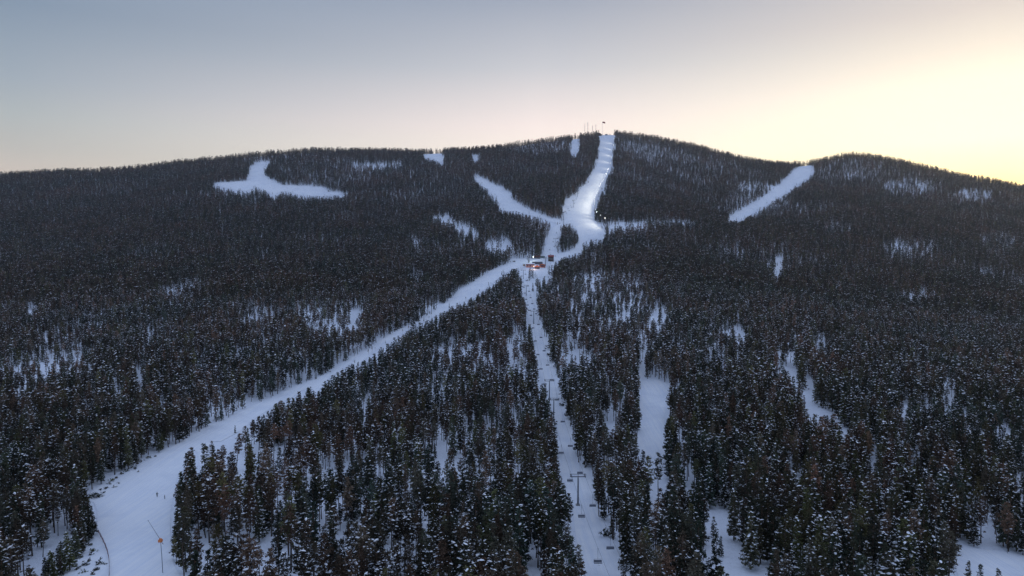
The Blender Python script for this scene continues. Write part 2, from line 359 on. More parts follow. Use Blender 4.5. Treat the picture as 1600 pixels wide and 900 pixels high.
def trunk_np(rg,Hh,r0,n=7,seg=6,limbs=()):
    V=[];Fa=[]; bx,by=rg.uniform(-.25,.25,2)
    cen=lambda z:(bx*math.sin(z/Hh*2.6),by*math.sin(z/Hh*3.1))
    for k in range(seg+1):
        z=-.6+(Hh+.6)*k/seg; r=r0*(1-.9*k/seg)*(1.25 if k==0 else 1); cx,cy=cen(max(z,0))
        for i in range(n): a=6.283*i/n; V.append((cx+r*math.cos(a),cy+r*math.sin(a),z))
    for k in range(seg):
        for i in range(n): Fa.append((k*n+i,k*n+(i+1)%n,(k+1)*n+(i+1)%n,(k+1)*n+i))
    for (p,q,r) in limbs:
        o=len(V); p=np.array(p);q=np.array(q); d=q-p; s=unit(np.cross(d,[0,0,1.])); u=unit(np.cross(s,d))
        for c,rr in ((p,r),(q,r*.4)):
            for a,b in ((1,0),(0,1),(-1,0),(0,-1)): V.append(tuple(c+s*a*rr+u*b*rr))
        for i in range(4): Fa.append((o+i,o+(i+1)%4,o+4+(i+1)%4,o+4+i))
    return np.array(V,float),np.array(Fa,int)
def make_tree(kind,seed,lod):
    """unit: metres; returns trunk(V,F) and crown(V,F,mat). nominal height 14 m"""
    rg=np.random.default_rng(seed); Hh=14.0
    if kind=='pine':
        z0=Hh*(rg.uniform(.36,.58) if lod<2 else rg.uniform(.18,.34)); Rm=rg.uniform(1.35,2.0); r0=.16; step=.62
    else:
        z0=Hh*rg.uniform(.06,.16); Rm=rg.uniform(1.5,2.0); r0=.17; step=.58
    step*={0:1,1:1.25,2:2.0}[lod]
    Cn=[];rad=[];limb=[];z=z0
    lean=rg.uniform(0,6.28)
    while z<Hh-.15:
        rel=(z-z0)/(Hh-z0)
        if kind=='pine': r=Rm*min(1,.45+1.6*rel)*(1-rel)**.6*1.12
        else: r=Rm*(1-rel)**.85+.12
        nb=max(2,int(round((4.6 if lod==0 else 4.0 if lod==1 else 3.2)*(.45+.55*r/Rm))))
        a0=rg.uniform(0,6.28)
        for i in range(nb):
            if rg.random()<.10: continue
            a=a0+6.283*i/nb+rg.uniform(-.4,.4); rr=r*rg.uniform(.5,1.18)*(1+.15*math.cos(a-lean)); zz_=z+rg.uniform(-.28,.28)
            sl=(rg.uniform(-.05,.35) if kind=='pine' else rg.uniform(-.45,-.1))
            e=np.array([math.cos(a)*rr,math.sin(a)*rr,zz_+sl*rr])
            Cn.append(e); rad.append(rg.uniform(.34,.6))
            if rr>.9 and lod<2: Cn.append(np.array([e[0]*.5,e[1]*.5,zz_+sl*rr*.5])+rg.normal(size=3)*.08); rad.append(rg.uniform(.35,.55))
            if kind=='spruce' and rr>.8 and lod==0:
                Cn.append(e*np.array([.78,.78,1])+np.array([0,0,-.1*sl])); rad.append(.4)
            limb.append(((0,0,zz_-.1),tuple(e*.9+np.array([0,0,.1*e[2]-.02])*0+np.array([0,0,e[2]*.1])),.035))
        z+=step*rg.uniform(.8,1.2)
    Cn.append(np.array([0,0,Hh-.35])); rad.append(.3)
    if kind=='pine':                       # dead stubs and a few tufts below the crown
        for i in range(rg.integers(2,6)):
            zq=rg.uniform(z0*.45,z0); a=rg.uniform(0,6.28); q=rg.uniform(.4,1.1); limb.append(((0,0,zq),(math.cos(a)*q,math.sin(a)*q,zq-.1),.03))
            if rg.random()<.5: Cn.append(np.array([math.cos(a)*q,math.sin(a)*q,zq-.1])); rad.append(.3)
    Cn=np.array(Cn);rad=np.array(rad)
    k,Lq,Wq={0:(15,.46,.17),1:(9,.6,.26),2:(6,.95,.5)}[lod]
    if lod==2: rad=rad*1.4
    V,Fq=cards(rg,Cn,k,rad,Lq,Wq,.7,.25 if kind=='spruce' else 0.)
    p=[.05,.12,.30,.20,.42,.09,.26,.03,.16][seed//10%9] if kind=='pine' else [.05,.2,.10,.3][seed//10%4]
    p*={0:1.6,1:1.55,2:.7}[lod]
    ph=rg.uniform(0,6.28,3); cl=.25+1.1*(np.sin(np.arctan2(Cn[:,1],Cn[:,0])*1.0+ph[0])+np.sin(Cn[:,2]*1.3+ph[1])+.6).clip(0,2); m=rg.random(len(Cn))<p*SNOWK*cl; sc=Cn[m]+np.array([0,0,.12])+unit(Cn[m]*np.array([1,1,0])+1e-6)*.2+rg.normal(size=(m.sum(),3))*.12
    sr=(.10+(.27 if lod==0 else .34)*rg.random(m.sum())**2.4)*{0:1,1:1.12,2:1.45}[lod]
    SV,SF=lumps(rg,sc+np.array([0,0,.16]),sr)
    if len(SV):
        Fall=np.concatenate([Fq,SF+len(V)]); mi=np.concatenate([np.zeros(len(Fq),int),np.ones(len(SF),int)]); V=np.concatenate([V,SV])
    else: Fall=Fq; mi=np.zeros(len(Fq),int)
    TV,TF=trunk_np(rg,Hh*.97,r0,{0:7,1:5,2:4}[lod],{0:6,1:4,2:3}[lod],limb if lod==0 else (limb[::3] if lod==1 else ()))
    return (TV,TF),(V,Fall,mi)
SNOWK=1.3
needles={'pine':M_pine,'spruce':M_spruce}
protos=bpy.data.collections.new('tree_kinds')      # never linked to the scene: only the sources the forest is grown from
near_meshes=[]; proto_idx={}
cnt=0
def joined(kind,T,Cr,nm):
    (TV,TF),(V,Fq,mi)=T,Cr
    return mesh_np(nm,np.concatenate([V,TV]),np.concatenate([Fq,TF+len(V)]),[needles[kind],M_cap,M_bark],np.concatenate([mi,np.full(len(TF),2)]))
SPEC=[]
for lod in (0,1,2):
    for kind,n in (('pine',9 if lod<2 else 7),('spruce',4 if lod<2 else 3)):
        for s in range(n):
            T,Cr=make_tree(kind,100*lod+10*s+(7 if kind=='spruce' else 3),lod)
            if lod==0: near_meshes.append((kind,cnt,mesh_np('trunk',T[0],T[1],[M_bark],None,True),mesh_np('crown',Cr[0],Cr[1],[needles[kind],M_cap],Cr[2])))
            o=bpy.data.objects.new('tree_kind.%03d'%cnt,joined(kind,T,Cr,'tree_kind')); protos.objects.link(o)
            proto_idx.setdefault((lod,kind),[]).append(cnt); cnt+=1
print('tree kinds',cnt,'faces',[len(o.data.polygons) for o in protos.objects][:3],[len(o.data.polygons) for o in protos.objects][-3:])
# --- placing
rg=np.random.default_rng(11)
def vnoise(x,y,s,seed):
    r=np.random.default_rng(seed).random((256,256)); a=x/s+500;b=y/s+500; i=np.floor(a).astype(int);j=np.floor(b).astype(int);fa=a-i;fb=b-j
    fa=fa*fa*(3-2*fa);fb=fb*fb*(3-2*fb); g=lambda p,q:r[p%256,q%256]
    return g(i,j)*(1-fa)*(1-fb)+g(i+1,j)*fa*(1-fb)+g(i,j+1)*(1-fa)*fb+g(i+1,j+1)*fa*fb
bands=[(95,420,3.4),(420,900,3.7),(900,1400,4.5),(1400,2150,4.3)]
PX=[];PY=[]
for y0,y1,s in bands:
    ys=np.arange(y0,y1,s); xs=np.arange(-2050,2050,s); X2,Y2=np.meshgrid(xs,ys); X2=X2+rg.uniform(-.5,.5,X2.shape)*s; Y2=Y2+rg.uniform(-.5,.5,Y2.shape)*s
    m=np.abs(X2)<Y2*.93+75; PX.append(X2[m]);PY.append(Y2[m])
X_=np.concatenate(PX);Y_=np.concatenate(PY)
DENSE=[(888,374,16,22),(134,822,18,34),(108,858,20,26),(84,886,20,16),(1010,320,75,25),(990,400,60,30),(1350,760,120,60),(700,520,60,25),(760,490,50,50)]
dens_noise=.55*vnoise(X_,Y_,38,1)+.3*vnoise(X_,Y_,14,2)+.15*vnoise(X_,Y_,110,3)
Z_=H(X_,Y_); bpx,bpy_,bt=proj(np.stack([X_,Y_,Z_],-1))
keepp=np.clip((dens_noise-np.where(bt>850,.2,.26))*5.5,np.where(bt>1250,1.05,np.where(bt>850,.7,np.where(bt>420,.17,.27))),1)*.95
SPARSE=[(520,495,48,20,.75),(555,487,9,12,1),(688,338,10,4,.9),(703,344,10,5,.9),(718,350,10,5,.9),(732,357,9,6,.9),(742,364,6,6,.9),(768,380,8,5,.9),(784,385,9,5,.9),(648,372,6,12,.6),(650,395,60,25,.15),(1150,470,8,12,.3),(780,380,22,9,.8),(820,395,20,8,.2),
(985,465,25,30,.75),(1030,490,16,16,.9),(1005,500,60,18,.4),(1142,512,20,9,.9),(1158,522,10,9,.9),(1222,570,14,7,.9),(1240,580,10,10,1),(1262,603,8,22,.97),(1268,632,8,14,1),(1292,642,18,11,1),(1320,662,8,9,1),(1130,568,5,12,.9),(1112,500,5,20,.8),(1240,530,8,10,.8),(1282,535,8,10,.8),(1364,680,4,26,1),(1369,715,5,24,1),(1432,700,5,10,.9),
(912,455,50,26,.55),(925,440,20,25,.6),(845,432,18,14,.7),(940,480,40,30,.3),(1022,728,13,18,1),(1036,745,10,30,1),(1026,765,12,16,.95),(1075,760,12,12,.8),(1110,788,12,12,1),(1128,800,8,20,.95),(1145,800,7,20,.9),(1150,835,7,22,1),(1140,870,14,16,.9),(1163,880,12,18,1),(1190,893,14,10,.9),(1100,890,30,20,.7),(1215,885,40,25,.7),
(420,870,30,40,.75),(500,860,40,50,.45),(440,790,15,20,.5),(545,780,25,25,.4),(830,885,18,18,.95),(60,870,30,30,.6),(92,835,14,25,.8),(104,822,8,10,1),(97,838,8,9,1),(84,850,8,8,1),(73,860,10,9,1),(60,870,10,9,1),(44,881,12,9,1),(22,893,14,8,1),(139,776,12,9,.97),(30,600,10,30,.5),(1494,751,9,6,1),(1508,760,9,6,1),(1524,770,9,6,1),(1540,781,9,6,1),(1558,790,8,6,.95),(1432,722,9,12,.95),(1445,735,10,6,.9),(1593,745,5,26,.95),(1413,635,4,16,.95),(1445,628,8,6,.9),(1477,630,4,18,.95),(1520,655,14,9,.8),
(48,478,6,12,.95),(220,585,7,14,.95),(180,612,6,18,.9),(95,540,40,25,.4),(232,530,8,25,.6),(300,600,60,25,.3),(1560,375,30,12,.6),(1420,290,40,10,.5),(1520,302,30,7,.6),(1310,355,20,8,.5),(1420,385,40,12,.5),
(1080,265,110,30,.22),(1190,305,50,18,.35),(1000,235,40,12,.35),(840,225,60,8,.4),(500,262,80,20,.18),(590,256,40,3,.75),(1320,265,60,12,.3),(1180,290,30,6,.6),(1020,345,80,3,.7),(970,350,40,5,.75),
(620,690,200,120,.10),(570,640,10,30,.7),(680,610,18,25,.6),(700,650,30,40,.35),(805,545,10,25,.85),(650,800,120,60,.10),(760,710,12,40,.6),(600,735,12,30,.6),(725,690,14,30,.6),(1440,820,30,14,.4),(1380,870,20,30,.4),(30,600,30,40,.3),(130,600,25,40,.35),(420,540,60,30,.25),(380,480,30,20,.45),(955,690,10,40,.45),(960,640,10,30,.6),
(1065,700,8,50,.5),(890,540,10,25,.6),(1000,540,14,20,.5),(1580,680,25,30,.3),(1100,610,20,30,.3),(1490,610,12,25,.5),(1420,640,14,25,.5),(1240,720,10,25,.6),(1300,525,30,12,.45),(1210,415,14,14,.5)]
hgt=rg.uniform(.76,1.26,len(X_)); hgt=np.where(rg.random(len(X_))<.14,rg.uniform(.38,.72,len(X_)),hgt)*(1-.12*(Y_>1300))
ridge_px=np.array([-420,0,200,400,560,720,860,948,1070,1190,1330,1470,1600,2020]);ridge_t=np.array([1560,1600,1640,1670,1700,1750,1800,1840,1860,1850,1750,1660,1610,1540])
rt_=np.interp(bpx,ridge_px,ridge_t); hgt=np.where(bt>rt_-70,rg.uniform(.35,1.12,len(X_))**1.3,hgt); TH=hgt*14
ok=(bt<rt_+60)&((bt<rt_-25)|(rg.random(len(X_))<.35))&(bpx>-420)&(bpx<2020)&(bt>105)
ok&=rg.random(len(X_))<keepp; ok0=(bt<rt_+60)&(bpx>-420)&(bpx<2020)&(bt>105)
dens=np.zeros(len(X_),bool)
def samples(x,y,z,h):
    out=[]
    for fr,dx in ((0,0),(.25,0),(.5,-1.0),(.5,1.0),(.75,-.9),(.75,.9),(.93,0)):
        a,b,_=proj(np.stack([x+dx,y,z+h*fr],-1)); out.append((a,b))
    return out
SMP=samples(X_,Y_,Z_,TH)
ja=3.4+450/np.maximum(bt,100); jx=(vnoise(X_,Y_,11,5)-.5)*ja*1.8; jy=(vnoise(X_,Y_,11,6)-.5)*ja*1.5
hit=np.zeros(len(X_),bool)
for key,poly in RUNS.items():
    hk=np.zeros(len(X_),bool)
    for a,b in SMP: hk|=inpoly(a+jx,b+jy*.4,poly)
    hit|=hk if key in('main','lift','upper') else hk&(bt<rt_-8)
hitd=np.zeros(len(X_),bool)
edge=np.zeros(len(X_),bool); sap=np.zeros(len(X_),bool)
for key,poly in RUNS.items():
    off=4+1100/np.maximum(bt,100)
    if key in('main','lift','glade','upper'):
        for q in (0,4,6):
            a,b=SMP[q]
            for ux,uy in ((1,0),(-1,0),(.6,-.8),(-.6,-.8),(0,-1),(0,.6)): edge|=inpoly(a+ux*off,b+uy*off,poly)
    if key not in('lift',):
        a,b=SMP[0]; ins=inpoly(a,b,poly); brd=np.zeros(len(X_),bool)
        for ux,uy in ((1,0),(-1,0),(0,-.6),(0,.6)): brd|=~inpoly(a+ux*off*.7,b+uy*off*.5,poly)
        sap|=ins&brd
ok|=edge&ok0&(rg.random(len(X_))<.8); EDG=edge
for cx,cy,rx,ry,p in SPARSE:
    m=np.zeros(len(X_),bool)
    for a,b in SMP[1:]: m|=((a+jx*1.5-cx)/rx)**2+((b+jy-cy)/ry)**2<1
    ok&=~(m&(rg.random(len(X_))<p))
ok&=~hit
saps=sap&hit&ok0&(rg.random(len(X_))<np.where(bt<400,.04,.2)); hgt=np.where(saps,rg.uniform(.12,.38,len(X_)),hgt); ok|=saps
# lone trees told apart in the photograph: crown top and foot
LONE=[(300,711,806,'spruce','tall snow-flecked conifer rising alone at the right edge of the broad ski run'),
(285,737,812,'spruce',"slim conifer left of the tallest one on the right edge of the broad run"),
(322,690,800,'spruce','conifer at the corner of the wood where the broad ski run narrows'),
(1012,709,794,'pine','left of two lone pines with bare trunks below the snow glade'),
(1029,705,788,'pine','right of two lone pines with bare trunks below the snow glade'),
(1512,873,936,'spruce','small pointed spruce standing leftmost in the snow of the bottom right corner'),
(1530,879,944,'spruce','small pointed spruce, middle one in the snow of the bottom right corner'),
(1558,886,956,'spruce','small pointed spruce standing rightmost in the snow of the bottom right corner'),
(888,768,850,'pine','snowy conifer jutting into the lift lane just below the nearest pylon'),
(903,848,930,'pine','snow-laden conifer at the bottom left edge of the chairlift lane'),
(974,866,930,'pine','snowy conifer at the bottom right edge of the chairlift lane')]
lone_xy=[]
for px,top,foot,kd,lb in LONE:
    q,t=cast([px],[foot]); h=(foot-top)*t[0]/F*.985; lone_xy.append((q[0],h))
    ok&=~(np.hypot(X_-q[0,0],Y_-q[0,1])<2.2)
# extra young spruces packed where the wood is darkest
ex=[];
for cx,cy,rx,ry in DENSE:
    q,t=cast([cx],[min(cy+ry*.6,899)]); 
    n=int(60 if t[0]<400 else 90)
    a=np.random.default_rng(int(cx)).uniform(0,6.28,n); r=np.sqrt(np.random.default_rng(int(cy)).random(n))
    pxs=cx+rx*r*np.cos(a); pys=cy+ry*r*np.sin(a)+ (14*.45*F/t[0])*.55
    qq,tt=cast(pxs,pys); m=~np.isnan(tt)
    for c_ in qq[m]: ex.append((c_[0],c_[1],c_[2],rg.uniform(.4,.75)))
ex=np.array(ex); exS=samples(ex[:,0],ex[:,1],ex[:,2],ex[:,3]*14); eh=np.zeros(len(ex),bool)
for poly in RUNS.values():
    for a,b in exS: eh|=inpoly(a,b,poly)
for cx,cy,rx,ry,p in SPARSE:
    if p==1:
        for a,b in exS[1:]: eh|=((a-cx)/rx)**2+((b-cy)/ry)**2<1
ex=ex[~eh]
Xa=np.concatenate([X_[ok],ex[:,0]]);Ya=np.concatenate([Y_[ok],ex[:,1]]);Za=np.concatenate([Z_[ok],ex[:,2]]);Ha=np.concatenate([hgt[ok],ex[:,3]])
isex=np.concatenate([np.zeros(ok.sum(),bool),np.ones(len(ex),bool)])
n=len(Xa); bx,by,bt=proj(np.stack([Xa,Ya,Za],-1)); tx,ty,tt=proj(np.stack([Xa,Ya,Za+Ha*14],-1))
# spruces are commoner low on the right and along the run edges
sp=np.where(bx>1080,.62,np.where((bx<520)&(by<640),.42,.14))*np.where(by>620,1,.5); sp=np.where(isex,1,sp)
eg=np.concatenate([EDG[ok],np.zeros(len(ex),bool)]); sp=np.where(eg,np.maximum(sp,.45),sp)
spr=rg.random(n)<sp
rotz=rg.uniform(0,6.283,n); wid=rg.uniform(.8,1.15,n)*np.where(Ha<.7,1.05,1.)*np.where(bt>1100,1.32,np.where(bt>700,1.14,1.04))
tilt=rg.normal(size=(n,2))*.035
lod=np.where(bt<330,0,np.where(bt<700,1,2))
pi=np.empty(n,int); pick=rg.integers(0,1<<30,n)
for l in (0,1,2):
    for s,kd in ((0,'pine'),(1,'spruce')):
        m=(lod==l)&(spr==bool(s)); ids=np.array(proto_idx[(l,kd)]); pi[m]=ids[pick[m]%len(ids)]
# the 300 that show largest
vis_h=np.clip(np.minimum(by,900)-np.maximum(ty,0),0,None)*((bx>-5)&(bx<1605)&(ty<893)); size=vis_h*np.where(vis_h>0,1,0)*(F/bt)**.8
order=np.argsort(-size); NI=300-len(LONE)
ind=order[:NI]; ind=ind[size[ind]>0]
rest=np.ones(n,bool); rest[ind]=False
print('trees',n,'individual',len(ind),'far t of individuals',bt[ind].max())
protos_by={}
for kd,ci,tm,cm in near_meshes:
    protos_by[ci]=(kd,tm,cm)
src={}
def plant(x,y,z,s,wd,rz,ci,name,**k):
    kd,tm,cm=protos_by[ci]
    if ci not in src:
        e=empty(name,(0,0,0)); a=link('trunk',tm,e); b=link('crown',cm,e); src[ci]=e; r_=e
    else:
        e0=src[ci]; r_=e0.copy(); C.objects.link(r_); r_.name=name
        for ch in e0.children:
            c_=ch.copy(); C.objects.link(c_); c_.parent=r_
    r_.location=(x,y,z); r_.rotation_euler=(0,0,rz); r_.scale=(s*wd,s*wd,s)
    for q in ('label','group','category'):
        if q in r_: del r_[q]
    return tag(r_,**k)
KD={'pine':'pine with a bare lower trunk','spruce':'spruce green down to the snow'}
def stand(px):
    for lim,tx in ((150,'left of the broad run'),(330,'right beside the broad run'),(520,'right of the broad run'),(700,'in the middle wood'),(915,'left of the lift lane'),(1060,'right of the lift lane'),(1200,'below the snow glade'),(1400,'right of the glade')):
        if px<lim: return tx
    return 'by the corner clearing'
ORDN=['first','second','third','fourth','fifth','sixth','seventh','eighth','ninth','tenth','eleventh','twelfth','thirteenth','fourteenth','fifteenth','sixteenth','seventeenth','eighteenth','nineteenth','twentieth']+['twenty-'+q for q in ('first','second','third','fourth','fifth','sixth','seventh','eighth','ninth')]+['thirtieth']
def cls(i):
    return (('tall' if Ha[i]>1.05 else ('young' if Ha[i]<.7 else 'mid-sized')),'spruces' if spr[i] else 'pines',stand(bx[i]),'at bottom edge' if by[i]>905 else 'further back')
fam={}
for i in ind: fam.setdefault(cls(i),[]).append(i)
for v in fam.values(): v.sort(key=lambda i:bx[i])
for i in ind:
    kd='spruce' if spr[i] else 'pine'
    c_=cls(i); v=fam[c_]; k=v.index(i); pl=f'{c_[0]} {c_[1]} {c_[2]} {c_[3]}'
    lab=(f'lone {c_[0]} {kd} {c_[2]} {c_[3]}' if len(v)==1 else ('rightmost' if k==len(v)-1 else 'leftmost' if k==0 else ORDN[min(k,29)]+' from left')+' of the '+pl)
    ci_=int(pi[i]) if int(pi[i]) in protos_by else proto_idx[(0,kd)][int(pick[i])%len(proto_idx[(0,kd)])]
    plant(Xa[i],Ya[i],Za[i],Ha[i],wid[i],rotz[i],ci_,kd+'_tree',label=lab,cat='tree',group=pl)
for (q,h),(px,top,foot,kd,lb) in zip(lone_xy,LONE):
    ids=proto_idx[(0,kd)]; s=h/14
    plant(q[0],q[1],q[2],s,1.0 if s>.6 else 1.25,px*.37,ids[(px+1)%len(ids)],'spruce_tree' if kd=='spruce' else 'pine_tree',label=lb,cat='tree')
# everything further off is one wood
Xr,Yr,Zr=Xa[rest],Ya[rest],Za[rest]
fm=bpy.data.meshes.new('forest'); m_=len(Xr); fm.vertices.add(m_); fm.vertices.foreach_set('co',np.stack([Xr,Yr,Zr],-1).astype(np.float32).ravel())
a=fm.attributes.new('kind_index','INT','POINT'); a.data.foreach_set('value',pi[rest].astype(np.int32))
a=fm.attributes.new('turn','FLOAT_VECTOR','POINT'); a.data.foreach_set('vector',np.stack([tilt[rest,0],tilt[rest,1],rotz[rest]],-1).astype(np.float32).ravel())
a=fm.attributes.new('size','FLOAT_VECTOR','POINT'); a.data.foreach_set('vector',np.stack([Ha*wid,Ha*wid,Ha],-1)[rest].astype(np.float32).ravel())
fo=link('forest',fm); tag(fo,'dense dark snow-flecked pine forest covering the whole mountainside',None,None,'stuff')
gt=bpy.data.node_groups.new('grow_trees','GeometryNodeTree')
gt.interface.new_socket('Geometry',in_out='INPUT',socket_type='NodeSocketGeometry'); gt.interface.new_socket('Geometry',in_out='OUTPUT',socket_type='NodeSocketGeometry')
gi=gt.nodes.new('NodeGroupInput'); go=gt.nodes.new('NodeGroupOutput'); iop=gt.nodes.new('GeometryNodeInstanceOnPoints'); ci=gt.nodes.new('GeometryNodeCollectionInfo')
ci.inputs['Collection'].default_value=protos; ci.inputs['Separate Children'].default_value=True; ci.inputs['Reset Children'].default_value=True; ci.transform_space='ORIGINAL'
def na(nm,ty):
    q=gt.nodes.new('GeometryNodeInputNamedAttribute'); q.data_type=ty; q.inputs['Name'].default_value=nm; return q.outputs['Attribute']
gl=gt.links; gl.new(gi.outputs[0],iop.inputs['Points']); gl.new(ci.outputs[0],iop.inputs['Instance']); iop.inputs['Pick Instance'].default_value=True
gl.new(na('kind_index','INT'),iop.inputs['Instance Index'])
e2r=gt.nodes.new('FunctionNodeEulerToRotation'); gl.new(na('turn','FLOAT_VECTOR'),e2r.inputs[0]); gl.new(e2r.outputs[0],iop.inputs['Rotation'])
gl.new(na('size','FLOAT_VECTOR'),iop.inputs['Scale']); gl.new(iop.outputs[0],go.inputs[0])
md=fo.modifiers.new('grow','NODES'); md.node_group=gt
# ------------------------------------------------------------------ things built by people
ORD=['nearest','second','third','fourth','fifth','sixth','seventh','eighth','ninth','tenth','eleventh','twelfth','thirteenth','fourteenth','fifteenth','sixteenth','seventeenth','eighteenth','nineteenth','twentieth','twenty-first','twenty-second','twenty-third','twenty-fourth','twenty-fifth','twenty-sixth','twenty-seventh','twenty-eighth']
def at(px,py):
    q,t=cast([px],[py]); return q[0],t[0]
def unlabel(o):
    for q in ('label','group','category'):
        if q in o: del o[q]
    return o
M_snowroof=M_cap
# --- lift pylons
def make_pylon(h):
    e=empty('lift_pylon',(0,0,0))
    MB().tube([(0,0,-.5),(0,0,h*.5),(0,0,h)],[.34,.27,.2],10).build('mast',M_steel,e,smooth=True)
    MB().box((0,0,.15),(1.5,1.5,.7),taper=.85).build('footing',M_conc,e,bevel=.04)
    m=MB(); m.box((0,0,h+.1),(5.2,.22,.22)); m.box((0,0,h+.95),(5.4,.12,.12)); 
    for x in (-2.55,0,2.55): m.box((x,0,h+.5),(.12,.12,.8))
    m.build('crossarm',M_dark,e)
    for s in (-1,1):
        g=MB(); g.box((s*2.2,0,h+.32),(.10,3.2,.16)); 
        for k in range(6):
            y=-1.4+k*.56; g.tube([(s*2.2-.1,y,h+.42),(s*2.2+.1,y,h+.42)],.2,10)
        g.build('sheave_train',M_dark,e)
    l=MB()
    for k in range(int(h/.4)): l.box((.0,-.5,.8+k*.4),(.4,.03,.03))
    l.box((-.2,-.5,h/2),(.04,.04,h-.5)); l.box((.2,-.5,h/2),(.04,.04,h-.5)); l.build('ladder',M_steel,e)
    return e
def make_chair():
    e=empty('lift_chair',(0,0,0))   # origin at the cable grip
    m=MB(); m.box((0,0,0),(.12,.4,.16)); m.tube([(0,0,0),(0,-.15,-.8),(0,-.15,-2.6)],.045,6); m.build('hanger',M_steel,e)
    f=MB(); f.tube([(-.95,-.15,-3.55),(-.95,-.25,-2.7),(.95,-.25,-2.7),(.95,-.15,-3.55)],.04,6); f.tube([(-.95,-.15,-3.4),(-.95,.45,-3.45)],.035,6); f.tube([(.95,-.15,-3.4),(.95,.45,-3.45)],.035,6); f.build('frame',M_steel,e)
    MB().box((0,.12,-3.52),(1.9,.5,.09)).build('seat',M_seat,e,bevel=.03)
    MB().box((0,-.17,-3.15),(1.9,.08,.55),rot=Matrix.Rotation(R(8),3,'X')).build('backrest',M_seat,e,bevel=.03)
    b=MB(); b.tube([(-.85,-.1,-3.0),(-.85,.5,-3.1),(.85,.5,-3.1),(.85,-.1,-3.0)],.025,6); b.tube([(0,.5,-3.1),(0,.6,-3.9),(-.5,.6,-3.9)],.02,6); b.build('safety_bar',M_steel,e); return e
def sag(a,b,n,f=.018):
    a=Vector(a);b=Vector(b); L=(b-a).length; return [a.lerp(b,k/n)-Vector((0,0,4*f*L*(k/n)*(1-k/n))) for k in range(n+1)]
pyl0=None; chair0=None
def lift(bases,h,ncl,side_names,spacing,start,descr,pyl_lbl,chlbl,grp):
    global pyl0,chair0
    tops=[]
    for k,(x,y) in enumerate(bases):
        z=float(H(x,y))
        if pyl0 is None: o=pyl0=make_pylon(h)
        else: o=unlabel(copy_tree(pyl0))
        a=bases[max(k-1,0)];b=bases[min(k+1,len(bases)-1)]; hd=math.atan2(b[0]-a[0],b[1]-a[1])
        o.location=(x,y,z); o.rotation_euler=(0,0,-hd); sc=pyl_h[k] if pyl_h else 1; o.scale=(1,1,sc)
        tag(o,pyl_lbl(k),'pylon','pylons of the '+grp); tops.append((x,y,z+h*sc+.62,hd))
    for s,nm in ((-1,side_names[0]),(1,side_names[1])):
        P=[Vector((x+s*2.2*math.cos(hd),y-s*2.2*math.sin(hd),z)) for x,y,z,hd in tops]; path=[P[0]]
        for a,b in zip(P[:-1],P[1:]): path+=sag(a,b,8)[1:]
        c=MB().tube(path,.028,5).build('lift_cable',M_cable); tag(c,f'thin steel cable on the {nm} side of the {grp}','cable','cables of the '+grp)
        # chairs
        D=[0]
        for a,b in zip(path[:-1],path[1:]): D.append(D[-1]+(b-a).length)
        q=start[0 if s<0 else 1]; k=0
        while q<D[-1]-6 and k<ncl:
            i=max(j for j in range(len(D)) if D[j]<=q); p=path[i].lerp(path[min(i+1,len(path)-1)],(q-D[i])/max(D[min(i+1,len(D)-1)]-D[i],1e-6))
            if chair0 is None: o=chair0=make_chair()
            else: o=unlabel(copy_tree(chair0))
            o.location=p; o.rotation_euler=(0,0,-tops[0][3]+(math.pi if s<0 else 0)); tag(o,f'{ORD[k]} empty chair from the {chlbl} end, {nm} cable of the {grp}','chairlift seat','empty chairs on the '+grp)
            q+=spacing; k+=1
ys=[100.]; xs=[22.9]
for px,py in ((903,790),(866,656),(860,624),(831,506),(823,462),(818,436)):
    q,t=at(px,py); xs.append(float(q[0])); ys.append(float(q[1]))
print('lower lift',[(round(a,1),round(b)) for a,b in zip(xs,ys)])
cf=np.polyfit(ys[1:],xs[1:],1); xs=[float(np.polyval(cf,y)) for y in ys]
pyl_h=None
lift(list(zip(xs,ys)),9.6,24,('left','right'),33,(78-17,87-17+0),'lower',lambda k:('lift pylon with crossarm just outside the bottom of the picture' if k==0 else f'{ORD[k-1]} grey T-shaped pylon up the lower lift lane' if k>1 else 'nearest grey T-shaped pylon, standing alone in the lower lift lane'),'bottom','lower chairlift')
up=[(858,416),(866,385),(875,352),(892,324),(903,308),(911,293),(919,273),(927,250),(934,226)]
UB=[]
for px,py in up:
    q,t=at(px,py); UB.append((float(q[0]),float(q[1])))
print('upper lift',[(round(a),round(b)) for a,b in UB])
pyl_h=[1.0,1.1,2.1,1.3,1.1,1.1,1.1,1.1,1.0]
cu=np.polyfit([b for a,b in UB],[a for a,b in UB],2); UB=[(float(np.polyval(cu,b)),b) for a,b in UB]
lift(UB,9.6,24,('left','right'),38,(20,35),'upper',lambda k:f'{ORD[k]} pylon up the left edge of the floodlit ski run','station','upper chairlift')
